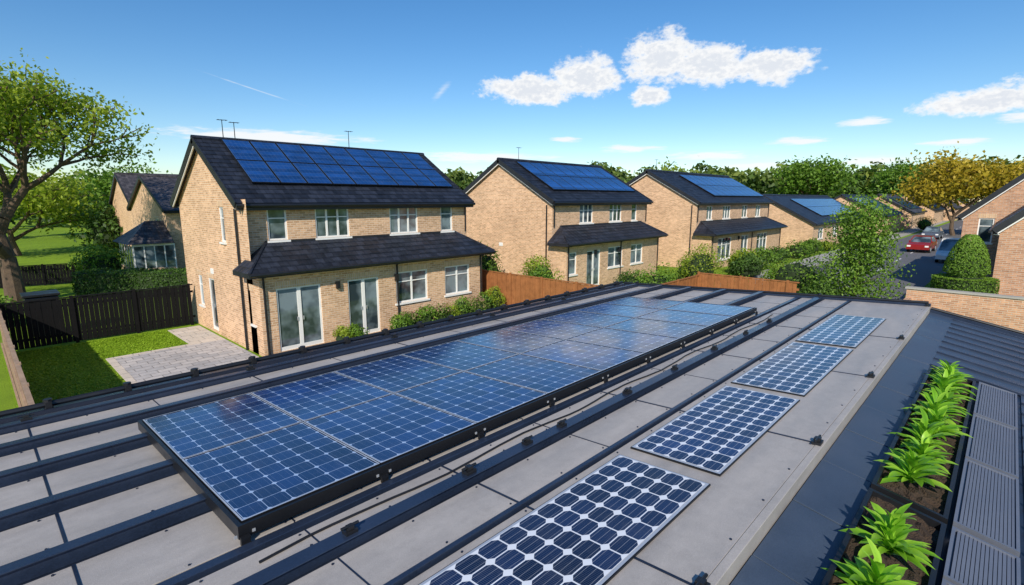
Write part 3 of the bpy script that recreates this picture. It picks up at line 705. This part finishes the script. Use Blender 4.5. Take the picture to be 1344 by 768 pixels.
for (x,y,rx,ry,h,mt) in ((17.6,15,.9,.9,2.0,L_GREEN),(19,16.2,1.2,1,2.4,L_TREE),(23,12.0,1.2,1.2,1.8,L_GREEN),(24,14,1.1,1.2,1.2,L_DARK),(29,12.6,1.3,1.3,2.5,L_TREE),(31,14.2,1.1,1.1,1.3,L_GREEN),(34,11.6,1.2,1.2,1.5,L_DARK),
    (27.8,7.2,1.6,1.6,2.5,L_GREEN),(29.5,8.3,1.0,1.0,1.6,L_TREE),(25,5.5,.8,.8,1.5,L_DARK),(24.2,8.6,.8,.8,1.6,L_GREEN),(36,12.5,1.2,1.2,1.6,L_TREE),(40,12.8,1.3,1.2,1.5,L_GREEN),(44,13.0,1.3,1.2,1.2,L_DARK),
    (49,12.8,1.5,1.2,1.5,L_GREEN),(54,13.0,1.3,1.0,1.4,L_GREEN),(58,12.7,1.2,.7,.9,L_TREE),(66,12.6,1.5,.7,1.0,L_GREEN),(76,12.5,1.8,.8,1.2,L_DARK),(19.5,21,1.2,2,2.6,L_GREEN),(72,-.5,2.5,1.6,2.4,L_GREEN),(62,-1.5,2,1.5,2.2,L_TREE),(86,-1,2.5,2,3.0,L_GREEN),(106,9.8,2.5,1.4,2.4,L_GREEN)):
    bush('shrub',x,y,rx,ry,h,mt,2400 if x<40 else 1300,.06 if x<32 else .09,int(x))
def topiary(x,y):
    e=empty('topiary_hedge',(x,y,0)); P=[];Nn=[];tt=[]
    m=MB(); m.cyl((x,y,0),(x,y,1.85),.93,.93,CORE,16); m.cyl((x,y,1.85),(x,y,3.4),.58,.3,CORE,16); m.make('inner_branches',e)
    for i in range(14000):
        a=rng.uniform(0,2*math.pi); q=rng.uniform()
        if q<.5: z=rng.uniform(0,1.95); r=1.0; n=(math.cos(a),math.sin(a),0)
        elif q<.62: r=1.0*math.sqrt(rng.uniform(.3,1)); z=1.97; n=(0,0,1)
        else:
            f=rng.uniform(); z=2.05+1.6*f; r=.70*math.cos(f*math.pi/2*.95)**.6*(1 if f>.08 else .8); n=(math.cos(a),math.sin(a),f)
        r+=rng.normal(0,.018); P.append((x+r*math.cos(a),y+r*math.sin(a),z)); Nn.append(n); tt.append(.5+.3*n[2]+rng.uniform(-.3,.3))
    leaves('foliage',np.array(P),.038,np.array(tt),L_GREEN,np.array(Nn,float),e)
topiary(26.9,1.0)
P=[];S=[];Tt=[];Nn=[]
r=np.random.default_rng(3)
def crown(cx,cy,R,H,n,ls):
    lump=12; d=unit(r.normal(size=(lump,3))); d[:,2]=np.abs(d[:,2])-.3
    C=np.array([cx,cy,H*.58])+d*np.array([R*.6,R*.6,H*.3]); LR=r.uniform(.35,.55,lump)*R*.9
    k=r.integers(0,lump,n); dd=unit(r.normal(size=(n,3))); q=C[k]+dd*(LR[k]*r.uniform(.7,1.1,n))[:,None]; q[:,2]=np.minimum(np.maximum(q[:,2],.2),H*1.05)
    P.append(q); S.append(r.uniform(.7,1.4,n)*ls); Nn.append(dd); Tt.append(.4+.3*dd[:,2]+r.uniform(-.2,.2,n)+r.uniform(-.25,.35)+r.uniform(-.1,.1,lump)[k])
az=-12
while az<112:
    for base in (125,165,215):
        if az<14 and base<200: base+=90
        hk=1.3 if az<60 else .9
        D=base+r.uniform(-14,14); a=math.radians(az+r.uniform(-1.2,1.2)); H=r.uniform(7,11)*hk*(1+(base-125)/260); crown(D*math.cos(a),D*math.sin(a),r.uniform(3.8,6.8)*(1+(base-125)/200),H,420,.62*(1+(base-125)/160))
    az+=2.1
for D,a in ((90,92),(95,86),(88,84),(92,80),(98,76),(95,72),(110,95),(80,98)):
    a=math.radians(a); crown(D*math.cos(a),D*math.sin(a),r.uniform(3.5,5),r.uniform(6,8),900,.36)
leaves('distant_tree_line',np.concatenate(P),np.concatenate(S),np.concatenate(Tt),L_FAR,np.concatenate(Nn))

# ------------------------------------------------------------------ cars
def car(name,x,y,head,col,L=4.2,Wd=1.75,H=1.45):
    paint=simple(name+'_paint',col,.25,var=.05); e=empty(name,(x,y,0)); m=MB()
    c,s=math.cos(head),math.sin(head); T=lambda u,v,w:(x+u*c-v*s,y+u*s+v*c,w)
    prof=[(-L/2,.35),(-L/2,.75),(-L/2+.15,.92),(-L/2+.5,.98),(L/2-1.1,.95),(L/2-.25,.78),(L/2,.6),(L/2,.32)]
    for k in range(len(prof)):
        a,b=prof[k],prof[(k+1)%len(prof)]
        m.poly([T(a[0],-Wd/2,a[1]),T(b[0],-Wd/2,b[1]),T(b[0],Wd/2,b[1]),T(a[0],Wd/2,a[1])],paint)
    for sg in (-1,1): m.poly([T(p[0],sg*Wd/2,p[1]) for p in prof],paint)
    bot=[(-L/2+.3,.97),(L/2-1.1,.95)]; top=[(-L/2+.75,H),(L/2-1.9,H)]; wb,wt=Wd/2-.04,Wd/2-.22
    A=[T(bot[0][0],-wb,bot[0][1]),T(bot[1][0],-wb,bot[1][1]),T(bot[1][0],wb,bot[1][1]),T(bot[0][0],wb,bot[0][1])]
    B=[T(top[0][0],-wt,H),T(top[1][0],-wt,H),T(top[1][0],wt,H),T(top[0][0],wt,H)]
    for i in range(4): m.poly([A[i],A[(i+1)%4],B[(i+1)%4],B[i]],GLASS)
    m.boxT(T,top[0][0]-.03,top[1][0]+.03,-wt-.02,wt+.02,H,H+.05,paint)
    for i in range(4): m.cyl(A[i],B[i],.045,.04,paint,6)
    for sg in (-1,1):
        for u in (-L/2+.8,L/2-.85):
            m.cyl(T(u,sg*(Wd/2-.2),.32),T(u,sg*(Wd/2+.02),.32),.32,.32,BLACK,18); m.cyl(T(u,sg*(Wd/2+.02),.32),T(u,sg*(Wd/2+.035),.32),.19,.17,ALU,14)
        m.boxT(T,-L/2-.02,-L/2+.02,sg*.8-.12,sg*.8+.08,.65,.82,WHITE); m.boxT(T,L/2-.12,L/2+.02,sg*.68-.14,sg*.68+.14,.56,.7,WHITE)
        m.boxT(T,L/2-1.45,L/2-1.3,sg*(Wd/2+.01)-.06,sg*(Wd/2+.01)+.06,.95,1.07,paint)
    m.boxT(T,-L/2-.03,-L/2+.01,-.8,.8,.32,.5,BLACK); m.make('body',e)
car('parked_car',64,5.9,math.radians(177),(.24,.014,.012))
car('parked_car',55,3.1,math.radians(181),(.75,.75,.74),H=1.8)
car('parked_car',86,7.0,math.radians(178),(.08,.1,.14))

# ------------------------------------------------------------------ light, world
S=Vector((-.80,-.52,0)).normalized(); el=math.radians(34); sunv=Vector((S.x*math.cos(el),S.y*math.cos(el),math.sin(el)))
ld=bpy.data.lights.new('sun','SUN'); ld.energy=5.0; ld.angle=math.radians(.5); ld.color=(1,.91,.77)
lo=bpy.data.objects.new('sun',ld); lo.rotation_euler=(-sunv).to_track_quat('-Z','Y').to_euler(); COL.objects.link(lo)
w=bpy.data.worlds.new('World'); scene.world=w; w.use_nodes=True; nt=w.node_tree
bg=nt.nodes['Background']; bg.inputs[1].default_value=.12
sky=N(nt,'ShaderNodeTexSky',sky_type='NISHITA'); sky.sun_disc=False; sky.sun_elevation=el; sky.sun_rotation=math.atan2(S.x,S.y); sky.altitude=0; sky.air_density=1.0; sky.dust_density=.15; sky.ozone_density=3.0
tc=N(nt,'ShaderNodeTexCoord'); sp=N(nt,'ShaderNodeSeparateXYZ'); nt.links.new(tc.outputs['Generated'],sp.inputs[0])
azn=M(nt,'MULTIPLY',M(nt,'ARCTAN2',sp.outputs[1],sp.outputs[0]),57.2958); eln=M(nt,'MULTIPLY',M(nt,'ARCSINE',sp.outputs[2]),57.2958)
cv=N(nt,'ShaderNodeCombineXYZ'); nt.links.new(azn,cv.inputs[0]); nt.links.new(M(nt,'MULTIPLY',eln,1.5),cv.inputs[1])
n1=M(nt,'SUBTRACT',NOISE(nt,cv.outputs[0],.42,6,.6),.5); n2=M(nt,'SUBTRACT',NOISE(nt,cv.outputs[0],1.6,4,.6),.5)
wisp=N(nt,'ShaderNodeMapping'); wisp.inputs['Scale'].default_value=(.35,1.6,1); nt.links.new(cv.outputs[0],wisp.inputs[0]); n3=M(nt,'SUBTRACT',NOISE(nt,wisp.outputs[0],1.0,5,.65),.5)
def ell(a,e,hw,hh,rot=0):
    dx=M(nt,'SUBTRACT',azn,a); dy=M(nt,'SUBTRACT',eln,e)
    if rot:
        c,s=math.cos(rot),math.sin(rot)
        dx,dy=M(nt,'ADD',M(nt,'MULTIPLY',dx,c),M(nt,'MULTIPLY',dy,s)),M(nt,'SUBTRACT',M(nt,'MULTIPLY',dy,c),M(nt,'MULTIPLY',dx,s))
    x=M(nt,'POWER',M(nt,'DIVIDE',dx,hw),2.0); y=M(nt,'POWER',M(nt,'DIVIDE',dy,hh),2.0)
    return M(nt,'SUBTRACT',1.0,M(nt,'SQRT',M(nt,'ADD',x,y)))
big=None
for a in ((41.5,11.2,5.5,1.6),(36,12.2,4.2,2.3),(28.5,13.6,4.2,2.6),(24,12.8,4,2.1),(18.5,12.2,4.3,1.7),(29.6,10.2,2.0,1.2),(2.2,7.6,5,1.1),(-2,8.4,4,1.3)):
    v=ell(*a); big=v if big is None else M(nt,'MAXIMUM',big,v)
dens=M(nt,'ADD',M(nt,'ADD',big,M(nt,'MULTIPLY',n1,1.4)),M(nt,'MULTIPLY',n2,.7))
cb=REMAP(nt,dens,-.06,.42,0,1,True)
thin=None
for a in ((10.4,6.7,2.4,.5),(31.3,5.2,4,.45),(47,4.4,9,.7),(15.4,5.4,3,.45),(23.3,4.3,5,.5),(9.5,3.4,4,.45),(68,5.9,11,.9),(0,6.2,2,.5),(38,6.2,2,.35),(85,7.5,6,.4),(4,4.6,3,.35),(19,3.2,4,.4)):
    v=ell(*a); thin=v if thin is None else M(nt,'MAXIMUM',thin,v)
ct=REMAP(nt,M(nt,'ADD',thin,M(nt,'MULTIPLY',n3,1.8)),.05,.7,0,.9,True)
st=None
for a in ((69,10.2,6,.10,.26),(51,10.9,1.8,.5,-.8)):
    v=ell(*a); st=v if st is None else M(nt,'MAXIMUM',st,v)
cs=REMAP(nt,M(nt,'ADD',st,M(nt,'MULTIPLY',n3,1.2)),.1,1.3,0,.5,True)
mask=M(nt,'MAXIMUM',M(nt,'MAXIMUM',cb,ct),cs)
hs=N(nt,'ShaderNodeHueSaturation'); hs.inputs['Hue'].default_value=.502; hs.inputs['Saturation'].default_value=1.28; hs.inputs['Value'].default_value=1.1; nt.links.new(sky.outputs[0],hs.inputs['Color'])
shade=REMAP(nt,M(nt,'ADD',dens,M(nt,'MULTIPLY',n2,1.4)),.2,.9,0,1,True)
ccol=MIX(nt,M(nt,'MULTIPLY',shade,.55),(8.1,8.15,8.2),(5.0,5.6,6.6))
out=MIX(nt,mask,hs.outputs[0],ccol); nt.links.new(out,bg.inputs[0])

# ------------------------------------------------------------------ camera
cd=bpy.data.cameras.new('camera'); cam=bpy.data.objects.new('camera',cd); COL.objects.link(cam)
cd.sensor_width=36; cd.lens=680/1344*36; cd.clip_start=.05; cd.clip_end=5000
cam.location=(0,0,5); cam.rotation_euler=(math.radians(90-10.2),0,math.radians(43.6-90)); scene.camera=cam
